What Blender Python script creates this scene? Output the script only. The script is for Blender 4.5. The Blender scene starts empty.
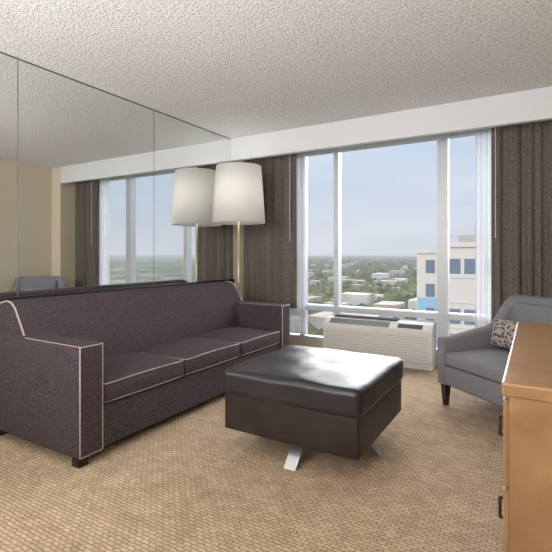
import bpy, bmesh, math, random
from mathutils import Vector, Matrix
random.seed(7)
S=bpy.context.scene
S.view_settings.view_transform='Standard'
S.view_settings.look='None'
S.view_settings.exposure=0.05

# ---------------------------------------------------------------- materials
def mat(name,col=(.8,.8,.8),rough=.6,metal=0.0,spec=.5):
    m=bpy.data.materials.new(name); m.use_nodes=True
    b=m.node_tree.nodes['Principled BSDF']
    b.inputs['Base Color'].default_value=(*col,1); b.inputs['Roughness'].default_value=rough
    b.inputs['Metallic'].default_value=metal; b.inputs['Specular IOR Level'].default_value=spec
    return m
def N(m,t,**kw):
    n=m.node_tree.nodes.new(t)
    for k,v in kw.items():
        if k in n.inputs: n.inputs[k].default_value=v
        else: setattr(n,k,v)
    return n
def L(m,a,b): m.node_tree.links.new(a,b)
def P(m): return m.node_tree.nodes['Principled BSDF']
def coord(m,scale=(1,1,1),rot=(0,0,0),kind='Object'):
    t=N(m,'ShaderNodeTexCoord'); mp=N(m,'ShaderNodeMapping')
    mp.inputs['Scale'].default_value=scale; mp.inputs['Rotation'].default_value=rot
    L(m,t.outputs[kind],mp.inputs['Vector']); return mp.outputs['Vector']
def ramp(m,fac,stops):
    r=N(m,'ShaderNodeValToRGB'); e=r.color_ramp.elements
    while len(e)<len(stops): e.new(.5)
    for i,(p,c) in enumerate(stops): e[i].position=p; e[i].color=(*c,1)
    L(m,fac,r.inputs['Fac']); return r.outputs['Color']
def bump(m,h,strength=.3,dist=.01):
    b=N(m,'ShaderNodeBump'); b.inputs['Strength'].default_value=strength; b.inputs['Distance'].default_value=dist
    L(m,h,b.inputs['Height']); L(m,b.outputs['Normal'],P(m).inputs['Normal'])
def noisy(name,c1,c2,scale=(40,40,40),nscale=5,rough=.7,bs=.2,bd=.003,detail=4,spec=.3,metal=0,lo=.35,hi=.65,dist=0):
    m=mat(name,c1,rough,metal,spec); v=coord(m,scale)
    n=N(m,'ShaderNodeTexNoise'); n.inputs['Scale'].default_value=nscale; n.inputs['Detail'].default_value=detail
    n.inputs['Distortion'].default_value=dist
    L(m,v,n.inputs['Vector'])
    L(m,ramp(m,n.outputs['Fac'],[(lo,c1),(hi,c2)]),P(m).inputs['Base Color'])
    if bs: bump(m,n.outputs['Fac'],bs,bd)
    return m

M_wall=noisy('wall_paint',(.64,.56,.43),(.68,.60,.47),(1,1,1),120,.8,.1,.002)
M_ceil=noisy('popcorn_ceiling',(.61,.61,.61),(.90,.90,.90),(1,1,1),68,.9,.9,.018,6,.1,0,.36,.58)
M_white=mat('white_paint',(.72,.73,.75),.6)
M_alu=mat('window_aluminium',(.54,.56,.59),.45,.2)
M_black=mat('black_trim',(.012,.012,.014),.4)
M_seam=mat('mirror_channel',(.22,.23,.23),.4,.5)
M_plastic=noisy('ivory_plastic',(.64,.63,.59),(.67,.66,.62),(1,1,1),60,.45,.02,.001)
M_grille=mat('grille_dark',(.03,.03,.03),.6)
M_mirror=mat('mirror_glass',(.86,.88,.87),.0,1.0)
M_chrome=mat('chrome',(.52,.52,.53),.28,1.0)
M_brass=mat('brushed_nickel_pole',(.45,.39,.31),.4,.7)
M_darkwood=noisy('dark_wood',(.015,.010,.008),(.03,.02,.015),(1,1,8),6,.35,.05)
M_pipe=mat('piping_tan',(.38,.31,.28),.7)
M_sofa=noisy('sofa_fabric',(.026,.019,.022),(.096,.074,.082),(1,1,1),170,.9,.4,.003,4,.15)
M_chair=noisy('armchair_fabric',(.165,.160,.175),(.25,.245,.262),(1,1,1),300,.9,.3,.002,3,.2)
M_leather=noisy('ottoman_leather',(.018,.016,.019),(.027,.024,.029),(1,1,1),3.0,.36,.30,.03,2.0,.5,0,.35,.65,.8)  # bluish sky sheen put into the base colour of the top
M_ottoside=noisy('ottoman_side_leather',(.020,.013,.013),(.034,.023,.021),(1,1,1),10,.42,.25,.008,3,.4)
M_shade=mat('lamp_shade_linen',(.92,.91,.88),.9)
t=N(M_shade,'ShaderNodeBsdfTranslucent'); t.inputs['Color'].default_value=(.95,.93,.90,1)
mx=N(M_shade,'ShaderNodeMixShader'); mx.inputs[0].default_value=.45
L(M_shade,P(M_shade).outputs[0],mx.inputs[1]); L(M_shade,t.outputs[0],mx.inputs[2])
L(M_shade,mx.outputs[0],M_shade.node_tree.nodes['Material Output'].inputs['Surface'])

# carpet
M_carpet=mat('carpet_weave',(.5,.35,.2),.95,0,.1)
v=coord(M_carpet,(1,1,1))
br=N(M_carpet,'ShaderNodeTexBrick'); br.inputs['Scale'].default_value=1.0
br.inputs['Brick Width'].default_value=.036; br.inputs['Row Height'].default_value=.018
br.inputs['Mortar Size'].default_value=.0036; br.inputs['Mortar Smooth'].default_value=.8
br.inputs['Color1'].default_value=(.60,.475,.345,1); br.inputs['Color2'].default_value=(.48,.365,.25,1)
br.inputs['Mortar'].default_value=(.30,.19,.115,1)
nz=N(M_carpet,'ShaderNodeTexNoise'); nz.inputs['Scale'].default_value=9; nz.inputs['Detail'].default_value=8
mixv=N(M_carpet,'ShaderNodeMix',data_type='RGBA',blend_type='MULTIPLY'); mixv.inputs[0].default_value=1
nz2=N(M_carpet,'ShaderNodeTexNoise'); nz2.inputs['Scale'].default_value=70
wob=N(M_carpet,'ShaderNodeMix',data_type='RGBA'); wob.inputs[0].default_value=.014
L(M_carpet,v,nz2.inputs['Vector']); L(M_carpet,v,wob.inputs[6]); L(M_carpet,nz2.outputs['Color'],wob.inputs[7])
L(M_carpet,wob.outputs[2],br.inputs['Vector']); L(M_carpet,v,nz.inputs['Vector'])
L(M_carpet,br.outputs['Color'],mixv.inputs[6])
L(M_carpet,ramp(M_carpet,nz.outputs['Fac'],[(.3,(.80,.78,.76)),(.7,(1,1,1))]),mixv.inputs[7])
L(M_carpet,mixv.outputs[2],P(M_carpet).inputs['Base Color'])
bump(M_carpet,nz2.outputs['Fac'],.3,.004)

# wood (dresser)
M_wood=mat('honey_wood',(.5,.27,.1),.3,0,.5)
v2=coord(M_wood,(2.2,14,2.2))
n=N(M_wood,'ShaderNodeTexNoise'); n.inputs['Scale'].default_value=3; n.inputs['Detail'].default_value=8; n.inputs['Distortion'].default_value=.6
L(M_wood,v2,n.inputs['Vector'])
L(M_wood,ramp(M_wood,n.outputs['Fac'],[(.3,(.22,.120,.053)),(.55,(.31,.178,.084)),(.75,(.37,.222,.110))]),P(M_wood).inputs['Base Color'])

# curtain
M_curt=mat('curtain_fabric',(.10,.08,.07),.9,0,.1)
v=coord(M_curt,(60,60,260)); n=N(M_curt,'ShaderNodeTexNoise'); n.inputs['Scale'].default_value=1.0; n.inputs['Detail'].default_value=3
L(M_curt,v,n.inputs['Vector'])
L(M_curt,ramp(M_curt,n.outputs['Fac'],[(.35,(.090,.078,.069)),(.65,(.205,.178,.158))]),P(M_curt).inputs['Base Color'])
# sheer
M_sheer=bpy.data.materials.new('sheer_fabric'); M_sheer.use_nodes=True
m=M_sheer; P(m).inputs['Base Color'].default_value=(.75,.76,.78,1); P(m).inputs['Roughness'].default_value=.9
tl=N(m,'ShaderNodeBsdfTranslucent'); tl.inputs['Color'].default_value=(.72,.73,.77,1)
a=N(m,'ShaderNodeMixShader'); a.inputs[0].default_value=.4; L(m,P(m).outputs[0],a.inputs[1]); L(m,tl.outputs[0],a.inputs[2])
tr=N(m,'ShaderNodeBsdfTransparent'); b=N(m,'ShaderNodeMixShader'); b.inputs[0].default_value=.6
L(m,a.outputs[0],b.inputs[1]); L(m,tr.outputs[0],b.inputs[2]); L(m,b.outputs[0],m.node_tree.nodes['Material Output'].inputs['Surface'])
# window glass
M_glass=bpy.data.materials.new('window_glass'); M_glass.use_nodes=True
m=M_glass; tr=N(m,'ShaderNodeBsdfTransparent'); tr.inputs['Color'].default_value=(.98,.99,1,1)
L(m,tr.outputs[0],m.node_tree.nodes['Material Output'].inputs['Surface'])
# pillow pattern
M_pil=mat('patterned_pillow',(.5,.45,.4),.9)
v=coord(M_pil,(1,1,1)); vo=N(M_pil,'ShaderNodeTexVoronoi'); vo.inputs['Scale'].default_value=42
L(M_pil,v,vo.inputs['Vector']); L(M_pil,ramp(M_pil,vo.outputs['Distance'],[(.34,(.07,.05,.055)),(.55,(.40,.34,.31))]),P(M_pil).inputs['Base Color'])

# aerial haze (by distance of the surface from the site)
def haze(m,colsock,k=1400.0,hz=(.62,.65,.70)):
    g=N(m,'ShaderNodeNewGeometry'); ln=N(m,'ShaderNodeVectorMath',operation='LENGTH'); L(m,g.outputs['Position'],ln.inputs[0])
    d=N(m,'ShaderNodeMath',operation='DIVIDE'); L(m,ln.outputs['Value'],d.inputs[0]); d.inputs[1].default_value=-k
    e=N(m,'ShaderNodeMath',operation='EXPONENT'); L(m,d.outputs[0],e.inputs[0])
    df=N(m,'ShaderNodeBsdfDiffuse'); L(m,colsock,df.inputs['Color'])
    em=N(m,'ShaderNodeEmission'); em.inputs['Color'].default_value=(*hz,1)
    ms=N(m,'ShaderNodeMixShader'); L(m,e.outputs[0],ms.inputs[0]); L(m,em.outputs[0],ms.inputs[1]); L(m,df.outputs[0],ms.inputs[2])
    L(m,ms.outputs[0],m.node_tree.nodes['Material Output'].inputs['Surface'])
M_ground=mat('landscape',(.1,.12,.06)); v=coord(M_ground,(1,1,1))
n=N(M_ground,'ShaderNodeTexNoise'); n.inputs['Scale'].default_value=.012; n.inputs['Detail'].default_value=10; n.inputs['Roughness'].default_value=.7
L(M_ground,v,n.inputs['Vector'])
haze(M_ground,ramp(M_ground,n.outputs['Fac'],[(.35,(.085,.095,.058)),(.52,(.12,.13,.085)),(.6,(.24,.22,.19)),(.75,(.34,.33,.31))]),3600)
M_tree=mat('tree_leaves',(.06,.09,.03)); v=coord(M_tree); n=N(M_tree,'ShaderNodeTexNoise'); n.inputs['Scale'].default_value=.08; n.inputs['Detail'].default_value=6
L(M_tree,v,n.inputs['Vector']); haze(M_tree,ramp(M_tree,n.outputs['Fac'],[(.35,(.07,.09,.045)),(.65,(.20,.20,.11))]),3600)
M_house=mat('house_walls',(.6,.58,.54)); v=coord(M_house); n=N(M_house,'ShaderNodeTexNoise'); n.inputs['Scale'].default_value=.02
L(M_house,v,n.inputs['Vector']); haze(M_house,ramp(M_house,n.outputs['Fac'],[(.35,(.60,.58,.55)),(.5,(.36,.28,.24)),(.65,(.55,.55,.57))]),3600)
M_bld=mat('stucco_building',(.66,.60,.54),.8); M_bldblue=mat('blue_panel',(.30,.46,.60),.6); M_bldwin=mat('building_window_glass',(.16,.20,.25),.15,0,.8)
M_bldroof=mat('roof_gray',(.42,.40,.38),.9)

# ---------------------------------------------------------------- helpers
def link(o): S.collection.objects.link(o); return o
def group(name,loc,rotz=0):
    e=bpy.data.objects.new(name,None); e.location=loc; e.rotation_euler=(0,0,rotz); e.empty_display_size=.1; link(e); return e
def adopt(o,p,local=False):
    if p is None: return o
    o.parent=p
    if not local:
        M=Matrix.Translation(p.location)@p.rotation_euler.to_matrix().to_4x4()
        o.matrix_parent_inverse=M.inverted()
    return o
def obj(name,bm,m,parent=None,smooth=False,local=False):
    me=bpy.data.meshes.new(name); bmesh.ops.recalc_face_normals(bm,faces=bm.faces); bm.to_mesh(me); bm.free()
    for x in (m if isinstance(m,list) else [m]): me.materials.append(x)
    if smooth:
        for p in me.polygons: p.use_smooth=True
    o=link(bpy.data.objects.new(name,me)); adopt(o,parent,local); return o
def addbox(bm,x0,x1,y0,y1,z0,z1,mi=0):
    vs=[bm.verts.new((x,y,z)) for x in (x0,x1) for y in (y0,y1) for z in (z0,z1)]
    for f in ((0,1,3,2),(4,6,7,5),(0,4,5,1),(2,3,7,6),(0,2,6,4),(1,5,7,3)):
        fc=bm.faces.new([vs[i] for i in f]); fc.material_index=mi
def box(name,x0,x1,y0,y1,z0,z1,m,parent=None,bev=0,local=False):
    bm=bmesh.new(); addbox(bm,x0,x1,y0,y1,z0,z1)
    if bev: bmesh.ops.bevel(bm,geom=bm.edges[:],offset=bev,segments=3,affect='EDGES',profile=.5)
    return obj(name,bm,m,parent,False,local)
def rbox(name,x0,x1,y0,y1,z0,z1,r,m,parent=None,puff=(0,0,0),n=14,local=False,wrink=0,xf=None):
    bm=bmesh.new(); bmesh.ops.create_cube(bm,size=2)
    bmesh.ops.subdivide_edges(bm,edges=bm.edges[:],cuts=n-1,use_grid_fill=True)
    h=Vector(((x1-x0)/2,(y1-y0)/2,(z1-z0)/2)); c=Vector(((x0+x1)/2,(y0+y1)/2,(z0+z1)/2)); k=3
    def rm(t,hh):
        i=round((t+1)/2*n); 
        if i<k: return -(hh-r)-r*math.tan((k-i)/k*math.pi/4)
        if i>n-k: return (hh-r)+r*math.tan((i-(n-k))/k*math.pi/4)
        return -(hh-r)+(i-k)/(n-2*k)*2*(hh-r)
    for vv in bm.verts:
        t=vv.co.copy()
        p=Vector([rm(t[i],h[i]) for i in range(3)])
        cl=Vector([max(-(h[i]-r),min(h[i]-r,p[i])) for i in range(3)])
        e=p-cl
        if e.length>1e-9: p=cl+e.normalized()*r
        q=[max(-1,min(1,p[i]/h[i])) for i in range(3)]
        for i in range(3):
            j,l=(i+1)%3,(i+2)%3
            if puff[i]: p[i]+=puff[i]*q[i]*(1-q[j]**2)*(1-q[l]**2)
        if wrink:
            p.z+=wrink*(math.sin(q[0]*7+q[1]*3)*math.sin(q[1]*8-q[0]*2))*max(0,q[2])
        vv.co=p+c
        if xf: vv.co=xf(vv.co)
    return obj(name,bm,m,parent,True,local)
def extr_y(name,prof,y0,y1,m,parent=None,bev=0,axis='y',smooth=False):
    bm=bmesh.new()
    def pt(a,b,t): return (a,t,b) if axis=='y' else (t,a,b)
    A=[bm.verts.new(pt(a,b,y0)) for a,b in prof]; B=[bm.verts.new(pt(a,b,y1)) for a,b in prof]
    bm.faces.new(A); bm.faces.new(B[::-1]); n=len(prof)
    for i in range(n): bm.faces.new((A[i],A[(i+1)%n],B[(i+1)%n],B[i]))
    if bev: bmesh.ops.bevel(bm,geom=bm.edges[:],offset=bev,segments=2,affect='EDGES')
    o=obj(name,bm,m,parent,smooth)
    if smooth: o.modifiers.new('es','EDGE_SPLIT').split_angle=math.radians(40)
    return o
def tube(name,pts,r,m,parent=None,cyclic=False,local=False,seg=8):
    cu=bpy.data.curves.new(name,'CURVE'); cu.dimensions='3D'; cu.bevel_depth=r; cu.bevel_resolution=2; cu.use_fill_caps=True
    sp=cu.splines.new('POLY'); sp.points.add(len(pts)-1)
    for i,p in enumerate(pts): sp.points[i].co=(*p,1)
    sp.use_cyclic_u=cyclic; cu.materials.append(m)
    o=bpy.data.objects.new(name,cu); link(o)
    dg=bpy.context.evaluated_depsgraph_get(); me=bpy.data.meshes.new_from_object(o.evaluated_get(dg))
    bpy.data.objects.remove(o); o=link(bpy.data.objects.new(name,me))
    for p in me.polygons: p.use_smooth=True
    adopt(o,parent,local); return o
def lathe(name,prof,cx,cy,m,parent=None,seg=48,caps=True):
    bm=bmesh.new(); rings=[]
    for r,z in prof: rings.append([bm.verts.new((cx+r*math.cos(2*math.pi*i/seg),cy+r*math.sin(2*math.pi*i/seg),z)) for i in range(seg)])
    for a,b in zip(rings,rings[1:]):
        for i in range(seg): bm.faces.new((a[i],a[(i+1)%seg],b[(i+1)%seg],b[i]))
    if caps: bm.faces.new(rings[0]); bm.faces.new(rings[-1])
    return obj(name,bm,m,parent,True)

W=3.45; YW=4.6; YB=-2.6; H=2.44
# ---------------------------------------------------------------- shell
box('floor',0,W,YB,YW,-.1,0,M_carpet)
box('ceiling',-.1,W+.1,YB-.1,YW+.15,H,H+.1,M_ceil)
box('wall_left',-.1,0,YB-.1,YW+.15,-.1,H,M_wall)
box('wall_right',W,W+.1,YB-.1,YW+.15,-.1,H,M_wall)
box('wall_back',0,W,YB-.1,YB,-.1,H,M_wall)
box('wall_pier',3.23,W,4.117,YW,0,H,M_wall)
wx0,wx1,wz0,wz1=.40,2.95,.10,2.32
bm=bmesh.new()
addbox(bm,0,wx0,YW,YW+.15,-.1,H); addbox(bm,wx1,W,YW,YW+.15,-.1,H)
addbox(bm,wx0,wx1,YW,YW+.15,-.1,wz0); addbox(bm,wx0,wx1,YW,YW+.15,wz1,H)
obj('wall_window',bm,M_wall)
box('trim_valance',0,W-.225,4.117,4.18,2.19,H,M_white)
box('trim_mirror_ledge',0,.03,-.78,4.16,.775,.82,M_black)
box('baseboard_left',0,.015,YB,YW,0,.1,M_white)
box('baseboard_right',W-.015,W,YB,4.117,0,.1,M_white)
# window
wn=group('window_1',((wx0+wx1)/2,YW,0))
bm=bmesh.new()
for c,w in ((wx0+.03,.06),(.70,.055),(1.124,.055),(2.252,.10),(wx1-.03,.06)):
    addbox(bm,c-w/2,c+w/2,YW-.03,YW+.07,wz0,wz1)
for z,w in ((wz0+.03,.06),(.495,.065),(wz1-.03,.06)):
    addbox(bm,wx0,wx1,YW-.025,YW+.065,z-w/2,z+w/2)
obj('frame',bm,M_alu,wn)
box('glass',wx0,wx1,YW+.02,YW+.026,wz0,wz1,M_glass,wn)
box('windowsill',wx0,wx1,YW-.05,YW-.03,.47,.52,M_alu,wn)

# mirror panels
mg=group('wall_mirror',(0,1.7,.82))
ys=[-.78,.45,1.686,2.924,4.16]
for i,(a,b) in enumerate(zip(ys,ys[1:])):
    box(f'panel_{i+1}',.004,.012,a+.003,b-.003,.822,2.43,M_mirror,mg)
box('backing',.0005,.006,-.78,4.162,.82,2.434,M_seam,mg)
box('frame_top',.0005,.016,-.78,4.162,2.430,2.44,M_seam,mg)

# ---------------------------------------------------------------- sofa
so=group('sofa',(.6,2.54,0))
box('base',.20,1.015,1.5,3.6,.055,.29,M_sofa,so,.012)
prof=[(.14,.055),(.14,.62),(.19,.77),(.25,.815),(.32,.832),(.37,.825),(.41,.795),(.47,.70),(.53,.58),(.57,.42),(.58,.30),(.58,.055)]
extr_y('backrest',prof,1.445,3.635,M_sofa,so,.012,'y',True)
for nm,a,b in (('arm_near',1.42,1.572),('arm_far',3.508,3.66)):
    rbox(nm,.13,1.04,a,b,.055,.637,.018,M_sofa,so,(0,.006,.004))
    x=1.037; i=.008
    tube(nm+'_piping_front',[(x,a+i,.062),(x,a+i,.63),(x,b-i,.63),(x,b-i,.062)],.0045,M_pipe,so,True)
    for q,yy in (('a',a+.008),('b',b-.008)):
        tube(nm+'_piping_top_'+q,[(x,yy,.632),(.55,yy,.634)],.0025,M_pipe,so)
for e,yy in (('near',1.447),('far',3.633)):
    tube('backrest_piping_'+e,[(.14,yy,.60),(.19,yy,.768),(.25,yy,.813),(.32,yy,.83),(.37,yy,.823),(.41,yy,.793),(.47,yy,.698),(.53,yy,.6)],.0055,M_pipe,so)
cy=[1.576,2.22,2.862,3.504]
for i,(a,b) in enumerate(zip(cy,cy[1:])):
    rbox(f'seat_cushion_{i+1}',.50,1.035,a+.002,b-.002,.292,.412,.03,M_sofa,so,(.012,0,.035))
    for k,z in enumerate((.305,.402)):
        ex=.008
        pts=[(.60,a+ex,z),(1.0,a+ex,z),(1.026,a+.02,z)]
        for t in range(1,10):
            tt=t/10; pts.append((1.032+.012*(1-(2*tt-1)**2)*(.25 if k==0 else .4),a+.02+(b-a-.04)*tt,z+(.008*(1-(2*tt-1)**2) if k else 0)))
        pts+= [(1.026,b-.02,z),(1.0,b-ex,z),(.60,b-ex,z)]
        tube(f'seat_cushion_{i+1}_piping_{k+1}',pts,.0036,M_pipe,so)
for i,(x,y) in enumerate(((.98,1.47),(.98,3.6),(.2,1.47),(.2,3.6))):
    box(f'leg_{i+1}',x-.03,x+.03,y-.03,y+.03,0,.06,M_darkwood,so,.004)

# ---------------------------------------------------------------- ottoman
ot=group('ottoman',(1.935,2.36,0))
ox0,ox1,oy0,oy1=1.535,2.33,1.97,2.76
rbox('body',ox0+.005,ox1-.005,oy0+.005,oy1-.005,.135,.345,.012,M_ottoside,ot)
rbox('top_cushion',ox0-.008,ox1+.008,oy0-.008,oy1+.008,.325,.468,.035,M_leather,ot,(0,0,.022),26,wrink=.003)
def foot(nm,cx,cy,dx,dy):
    px,py=-dy,dx; w=.034
    bm=bmesh.new()
    A=[(s,z) for s,z in ((-.13,.14),(-.105,.14),(.025,0),(-.0,0))]
    f=[]
    for sg in (-1,1):
        f.append([bm.verts.new((cx+dx*s+px*w*sg,cy+dy*s+py*w*sg,z)) for s,z in A])
    bm.faces.new(f[0]); bm.faces.new(f[1][::-1])
    for i in range(4): bm.faces.new((f[0][i],f[0][(i+1)%4],f[1][(i+1)%4],f[1][i]))
    obj(nm,bm,M_chrome,ot)
foot('foot_1',1.95,2.01,0,-1); foot('foot_2',2.28,2.40,1,0); foot('foot_3',1.935,2.73,0,1); foot('foot_4',1.59,2.36,-1,0)
box('foot_bar_1',1.905,1.965,2.11,2.62,.123,.138,M_chrome,ot); box('foot_bar_2',1.69,2.19,2.33,2.39,.123,.138,M_chrome,ot)

# ---------------------------------------------------------------- floor lamp
lx,ly=.303,3.86
fl=group('floor_lamp',(lx,ly,0))
lathe('base',[(.13,0),(.13,.02),(.12,.03),(.02,.035),(.02,.04)],lx,ly,M_brass,fl)
lathe('pole',[(.014,.03),(.014,1.62)],lx,ly,M_brass,fl,16)
bm=bmesh.new(); seg=64; rings=[]
for r,z in ((.284,1.44),(.242,2.045),(.238,2.045),(.280,1.44)):
    rings.append([bm.verts.new((lx+r*math.cos(2*math.pi*i/seg),ly+r*math.sin(2*math.pi*i/seg),z)) for i in range(seg)])
for k in range(4):
    a,b=rings[k],rings[(k+1)%4]
    for i in range(seg): bm.faces.new((a[i],a[(i+1)%seg],b[(i+1)%seg],b[i]))
obj('shade',bm,M_shade,fl,True)
for i in range(3):
    an=i*2.094
    tube(f'spider_{i+1}',[(lx,ly,1.62),(lx+.1*math.cos(an),ly+.1*math.sin(an),1.75),(lx+.238*math.cos(an),ly+.238*math.sin(an),2.03)],.003,M_brass,fl)
lathe('bulb',[(.012,1.62),(.03,1.66),(.035,1.70),(.02,1.735),(.004,1.74)],lx,ly,M_white,fl,16)
for k_,zz in enumerate((1.58,1.90)):  # point lights added to whiten the shade; the lamp itself is off
    pl_=bpy.data.lights.new(f'added_shade_fill_{k_+1}','POINT'); pl_.energy=1.5; pl_.shadow_soft_size=.10; pl_.color=(1,.97,.92)
    po=link(bpy.data.objects.new(f'added_shade_fill_{k_+1}',pl_)); po.location=(lx,ly,zz); adopt(po,fl)

# ---------------------------------------------------------------- curtains
def curtain(name,x0,x1,y0,z0,z1,nf,amp,m,seed):
    rnd=random.Random(seed); bm=bmesh.new(); nx=int(nf*18); nz=20
    ph=[rnd.uniform(-1.2,1.2) for _ in range(nf+2)]; am=[rnd.uniform(.35,1.2) for _ in range(nf+2)]
    g=[]
    for j in range(nz+1):
        z=z0+(z1-z0)*j/nz; row=[]; u=j/nz
        for i in range(nx+1):
            t=i/nx; f=t*nf; k=int(f); s=(f-k)
            A=am[k]*(1-s)+am[k+1]*s; p=ph[k]*(1-s)+ph[k+1]*s
            w=math.sin(2*math.pi*f+p*(1.2-.5*u))+.3*math.sin(2*math.pi*f*.5+1.7*p+u)
            y=y0+amp*A*w*(.75+.35*(1-u))
            x=x0+(x1-x0)*t+.006*math.sin(4*math.pi*f)
            row.append(bm.verts.new((x,y,z)))
        g.append(row)
    for j in range(nz):
        for i in range(nx): bm.faces.new((g[j][i],g[j][i+1],g[j+1][i+1],g[j+1][i]))
    o=obj(name,bm,m,None,True)
    s=o.modifiers.new('thick','SOLIDIFY'); s.thickness=.003
    return o
curtain('curtain',.03,.735,4.36,.50,2.41,6,.028,M_curt,1)
curtain('curtain',2.70,3.21,4.36,.50,2.41,5,.028,M_curt,2)
curtain('sheer_curtain',.60,.80,4.47,.20,2.41,5,.018,M_sheer,3)
curtain('sheer_curtain',2.56,2.78,4.47,.20,2.41,5,.018,M_sheer,4)
box('trim_curtain_track',.02,3.22,4.34,4.49,2.41,2.438,M_white)
for nm,x in (('curtain_wand',.685),('curtain_wand',2.74)):
    tube(nm,[(x,4.30,2.41),(x,4.30,1.25)],.004,M_alu)

# ---------------------------------------------------------------- PTAC
ac=group('air_conditioner',(1.645,4.45,0))
px0,px1=1.088,2.20
extr_y('body',[(4.335,.0),(4.335,.06),(4.31,.07),(4.305,.345),(4.325,.375),(4.40,.425),(4.44,.44),(4.545,.445),(4.545,.0)],px0,px1,M_plastic,ac,.004,'x')
bm=bmesh.new()
def sl(t,off): 
    y=4.328+.072*t; z=.377+.048*t; return y-.55*off, z+.83*off
for (a,b) in ((px0+.06,px0+.70),):
    n=40
    for i in range(n):
        xa=a+(b-a)*i/n; xb=xa+(b-a)/n*.7
        p=[sl(.05,.0015),sl(.95,.0015)]
        vs=[bm.verts.new((xx,*pp)) for xx,pp in ((xa,p[0]),(xb,p[0]),(xb,p[1]),(xa,p[1]))]; bm.faces.new(vs)
vs=[bm.verts.new((xx,*pp)) for xx,pp in ((px0+.78,sl(.15,.002)),(px0+1.02,sl(.15,.002)),(px0+1.02,sl(.85,.002)),(px0+.78,sl(.85,.002)))]; bm.faces.new(vs)
obj('grille',bm,M_grille,ac)
bm=bmesh.new()
for i in range(9):
    z=.10+i*.026
    addbox(bm,px0+.03,px1-.03,4.303,4.312,z,z+.004)
M_line=mat('louver_shadow_plastic',(.36,.34,.30),.6)
obj('louvers',bm,M_line,ac)
bm=bmesh.new()
for i in range(6):
    addbox(bm,px0+.08,px1-.35,4.42+.018*i,4.428+.018*i,.436,.4475)
obj('top_vents',bm,M_grille,ac)

# ---------------------------------------------------------------- armchair
ch=group('armchair',(2.905,3.48,0),math.radians(-40))
hw,fd,bd=.335,-.36,.36
pts=[]; R=.13
for i in range(9): pts.append((-hw,fd+(bd-R-fd)*i/8))
for i in range(1,9):
    a=math.pi-i/8*math.pi/2; pts.append((-hw+R+R*math.cos(a),bd-R+R*math.sin(a)))
for i in range(1,7): pts.append((-hw+R+(2*hw-2*R)*i/6,bd))
for i in range(1,9):
    a=math.pi/2-i/8*math.pi/2; pts.append((hw-R+R*math.cos(a),bd-R+R*math.sin(a)))
for i in range(1,9): pts.append((hw,bd-R+(fd-bd+R)*i/8))
def ss(a,b,x): t=max(0,min(1,(x-a)/(b-a))); return t*t*(3-2*t)
bm=bmesh.new(); secs=[]; topl=[]
for i,(x,y) in enumerate(pts):
    a=Vector(pts[max(0,i-1)]); b=Vector(pts[min(len(pts)-1,i+1)]); d=(b-a).normalized(); nrm=Vector((d.y,-d.x)) # inward
    nrm=nrm if nrm.dot(Vector((-x,-y+.0)))>0 or abs(y)<.3 and nrm.x*x<0 else -nrm
    h=.495+.06*ss(-.36,.15,y)+.235*ss(.10,.34,y)
    T=.075+.02*ss(.1,.36,y)
    tilt=.09*ss(.0,.36,y)
    flare=.015
    sec=[]
    def pp(off,z):
        k=max(0,z-.3); 
        return (x+nrm.x*off-nrm.x*flare*k*2, y+nrm.y*off+tilt*k, z)
    for off,z in ((0,.16),(0,.30),(0,h-.025),(T*.1,h-.008),(T*.3,h),(T*.7,h),(T*.9,h-.008),(T,h-.025),(T,.30),(T,.16)):
        sec.append(bm.verts.new(pp(off,z)))
    secs.append(sec); topl.append(pp(T*.08,h-.006))
for a,b in zip(secs,secs[1:]):
    for i in range(10): bm.faces.new((a[i],a[(i+1)%10],b[(i+1)%10],b[i]))
bm.faces.new(secs[0]); bm.faces.new(secs[-1])
o=obj('shell_back_and_arms',bm,M_chair,ch,True,True)
o.modifiers.new('es','EDGE_SPLIT').split_angle=math.radians(50)
M_cp=mat('armchair_piping',(.34,.33,.34),.8)
tube('shell_piping',topl,.005,M_cp,ch,False,True)
rbox('seat_frame',-hw+.05,hw-.05,fd+.004,bd-.06,.16,.30,.015,M_chair,ch,local=True)
rbox('seat_cushion',-hw+.07,hw-.07,fd-.005,bd-.08,.30,.40,.03,M_chair,ch,(0,.006,.02),local=True)
rbox('back_cushion',-hw+.09,hw-.09,bd-.16,bd-.06,.39,.74,.035,M_chair,ch,(0,.015,0),local=True,xf=lambda c:Vector((c.x,c.y+.12*max(0,c.z-.35),c.z)))
for i,(x,y) in enumerate(((-hw+.04,fd+.04),(hw-.04,fd+.04),(-hw+.06,bd-.08),(hw-.06,bd-.08))):
    bm=bmesh.new(); a=.026; b=.015; ky=.03 if y>0 else -.0
    A=[bm.verts.new((x+a*u,y+a*v,.17)) for u,v in ((-1,-1),(1,-1),(1,1),(-1,1))]
    B=[bm.verts.new((x+b*u,y+b*v+ky,0)) for u,v in ((-1,-1),(1,-1),(1,1),(-1,1))]
    bm.faces.new(A); bm.faces.new(B)
    for k in range(4): bm.faces.new((A[k],A[(k+1)%4],B[(k+1)%4],B[k]))
    obj(f'leg_{i+1}',bm,M_darkwood,ch,False,True)
th=math.radians(-40)
pl=rbox('throw_pillow',-.17,.17,-.045,.045,-.10,.10,.03,M_pil,None,(0,.03,0))
pl.rotation_euler=(math.radians(-16),0,th)
lp=Vector((-.05,.07)); pl.location=(2.905+lp.x*math.cos(th)-lp.y*math.sin(th),3.48+lp.x*math.sin(th)+lp.y*math.cos(th),.525)

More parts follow.
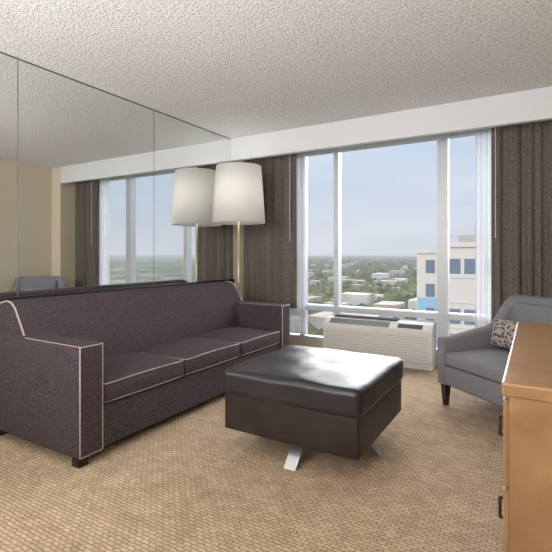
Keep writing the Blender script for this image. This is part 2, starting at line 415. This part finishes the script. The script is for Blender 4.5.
# ---------------------------------------------------------------- dresser
dr=group('dresser',(3.2,1.75,0))
dx0,dx1,dy0,dy1=2.985,3.43,1.205,2.29
box('carcass',dx0,dx1,dy0,dy1,.06,.765,M_wood,dr,.003)
box('top',dx0-.016,dx1,dy0-.01,dy1+.01,.765,.80,M_wood,dr,.006)
box('plinth',dx0+.03,dx1,dy0+.02,dy1-.02,0,.06,M_darkwood,dr)
for c in range(2):
    for r in range(3):
        a=dy0+.02+c*.53; z=.085+r*.225
        box(f'drawer_{c*3+r+1}',dx0-.014,dx0,a,a+.515,z,z+.215,M_wood,dr,.003)
        for hy in (a+.12,a+.39):
            tube(f'pull_{c}_{r}_{int(hy*100)}',[(dx0-.012,hy,z+.08),(dx0-.028,hy,z+.085),(dx0-.028,hy,z+.135),(dx0-.012,hy,z+.14)],.005,M_darkwood,dr)

# ---------------------------------------------------------------- outside
GZ=-36.0
town=group('town_landscape',(0,800,GZ))
bm=bmesh.new(); vs=[bm.verts.new(p) for p in ((-16000,30,GZ),(12000,30,GZ),(12000,16000,GZ),(-16000,16000,GZ))]; bm.faces.new(vs)
obj('ground_plain',bm,M_ground,town)
def wedge(d0,d1,amin=-75,amax=5,power=1.0):
    a=math.radians(random.uniform(amin,amax)); d=d0*(d1/d0)**(random.random()**power)
    return 3.04+d*math.sin(a), d*math.cos(a)
ico=bmesh.new(); bmesh.ops.create_icosphere(ico,subdivisions=1,radius=1)
iv=[v.co.copy() for v in ico.verts]; ifc=[[v.index for v in f.verts] for f in ico.faces]; ico.free()
V=[];F=[]
for _ in range(13000):
    x,y=wedge(100,5500); 
    if y<90: continue
    s=random.uniform(3.5,7.5)*(1 if y<1200 else 1.8); hz=random.uniform(.7,1.2); b=len(V)
    V+=[(x+c.x*s*random.uniform(.8,1.2),y+c.y*s,GZ+3+c.z*s*hz) for c in iv]; F+=[[b+k for k in f] for f in ifc]
me=bpy.data.meshes.new('trees'); me.from_pydata(V,[],F); me.materials.append(M_tree); adopt(link(bpy.data.objects.new('trees',me)),town)
bm=bmesh.new()
for _ in range(300):
    x,y=wedge(170,2600)
    if y<150: continue
    sx,sy,sz=random.uniform(8,26),random.uniform(8,22),random.uniform(6,13)
    addbox(bm,x-sx/2,x+sx/2,y-sy/2,y+sy/2,GZ,GZ+sz)
obj('houses',bm,M_house,town)
hb=group('apartment_building',(-3,68,GZ))
X=lambda k,y:3.04+k*y
by=60.0
xa,xb,xc=X(-.232,by),X(-.172,by),X(.05,by)
bm=bmesh.new()
addbox(bm,xb,xc,by,by+16,GZ,2.0,0)
addbox(bm,xb-.3,xc+.3,by-.3,by+16.3,2.0,2.6,0)
addbox(bm,xa,xb,by+1.5,by+14,GZ,1.2,0)
addbox(bm,xa-.2,xb,by+1.3,by+14.2,1.2,1.7,0)
addbox(bm,xb+1.5,xb+6,by+3,by+9,2.6,3.6,3)
for k in range(11):
    z=-1.6-k*3.2
    addbox(bm,xa+.15,xb-.15,by+1.42,by+1.5,z-2.9,z-.0,1) if k>=1 else None
for k in range(11):
    z=-1.4-k*3.2
    for xx in (xb+.8,xb+2.6,xb+5.0,xb+6.8,xb+9.2):
        if k==1: continue
        addbox(bm,xx,xx+1.35,by-.04,by+.02,z,z+1.9,2)
    addbox(bm,xb,xc,by-.12,by,z-.55,z-.35,0)
    addbox(bm,xa+1.2,xa+2.3,by+1.36,by+1.5,z,z+1.7,2)
obj('tower',bm,[M_bld,M_bldblue,M_bldwin,M_bldroof],hb)
tube('antenna',[(xb+3.4,by+4,3.6),(xb+3.4,by+4,5.0)],.08,M_bldroof,hb)
bm=bmesh.new()
for i in range(14): addbox(bm,xb+i*.9,xb+i*.9+.06,by,by+.06,2.6,3.4)
addbox(bm,xb,xb+12,by,by+.06,3.35,3.42)
obj('roof_railing',bm,M_bldroof,hb)

# ---------------------------------------------------------------- world & lights
w=bpy.data.worlds.new('sky'); S.world=w; w.use_nodes=True; nt=w.node_tree
bg=nt.nodes['Background']; tc=nt.nodes.new('ShaderNodeTexCoord'); sp=nt.nodes.new('ShaderNodeSeparateXYZ'); rp=nt.nodes.new('ShaderNodeValToRGB')
nt.links.new(tc.outputs['Generated'],sp.inputs[0]); nt.links.new(sp.outputs['Z'],rp.inputs['Fac'])
e=rp.color_ramp.elements; e[0].position=0.0; e[0].color=(.68,.70,.76,1); e[1].position=1.0; e[1].color=(.42,.60,.92,1)
x=e.new(.10); x.color=(.63,.69,.79,1); x=e.new(.35); x.color=(.53,.66,.84,1)
mp=nt.nodes.new('ShaderNodeMapping'); mp.inputs['Scale'].default_value=(1.5,1.5,7); cn=nt.nodes.new('ShaderNodeTexNoise'); cn.inputs['Scale'].default_value=1.6; cn.inputs['Detail'].default_value=6
cr=nt.nodes.new('ShaderNodeValToRGB'); cr.color_ramp.elements[0].position=.42; cr.color_ramp.elements[0].color=(0,0,0,1); cr.color_ramp.elements[1].position=.72; cr.color_ramp.elements[1].color=(.6,.6,.6,1)
cm=nt.nodes.new('ShaderNodeMix'); cm.data_type='RGBA'; cm.inputs[7].default_value=(.80,.82,.86,1)
nt.links.new(tc.outputs['Generated'],mp.inputs[0]); nt.links.new(mp.outputs[0],cn.inputs['Vector']); nt.links.new(cn.outputs['Fac'],cr.inputs[0])
nt.links.new(cr.outputs[0],cm.inputs[0]); nt.links.new(rp.outputs['Color'],cm.inputs[6]); nt.links.new(cm.outputs[2],bg.inputs['Color'])
bg.inputs['Strength'].default_value=1.0
def sun(name,st,ang,dirv,col):
    l=bpy.data.lights.new(name,'SUN'); l.energy=st; l.angle=math.radians(ang); l.color=col
    o=link(bpy.data.objects.new(name,l)); o.rotation_euler=Vector(dirv).to_track_quat('-Z','Y').to_euler(); o.location=(0,0,20); return o
sun('window_light_boost',9,75,(-.1,-1,-.55),(1,.99,.98))  # broad soft light added to boost the skylight coming through the window
sun('added_facade_fill',2.0,1,(.35,1,-.6),(1,.95,.88))  # second directional light, added to brighten the building front outside
def area(name,loc,dirv,sx,sy,p,col):
    l=bpy.data.lights.new(name,'AREA'); l.shape='RECTANGLE'; l.size=sx; l.size_y=sy; l.energy=p; l.color=col
    o=link(bpy.data.objects.new(name,l)); o.location=loc; o.rotation_euler=Vector(dirv).to_track_quat('-Z','Y').to_euler(); return o
area('added_rear_fill',(1.7,-1.7,2.1),(0,1,-.2),2.6,1.2,88,(.98,.985,1))  # unseen fill added behind the camera to brighten the interior
area('added_up_fill',(1.9,-.3,1.3),(-.1,.6,1),1.6,1.6,72,(.98,.985,1))  # unseen fill added, aimed upwards to lift the ceiling

# ---------------------------------------------------------------- camera
cam=bpy.data.cameras.new('camera'); co=link(bpy.data.objects.new('camera',cam)); S.camera=co
co.location=(3.04,0,1.11); co.rotation_euler=(math.radians(90),0,math.radians(30.5))
cam.sensor_width=36; cam.lens=28.7; cam.shift_y=-22/552; cam.clip_start=.05; cam.clip_end=30000
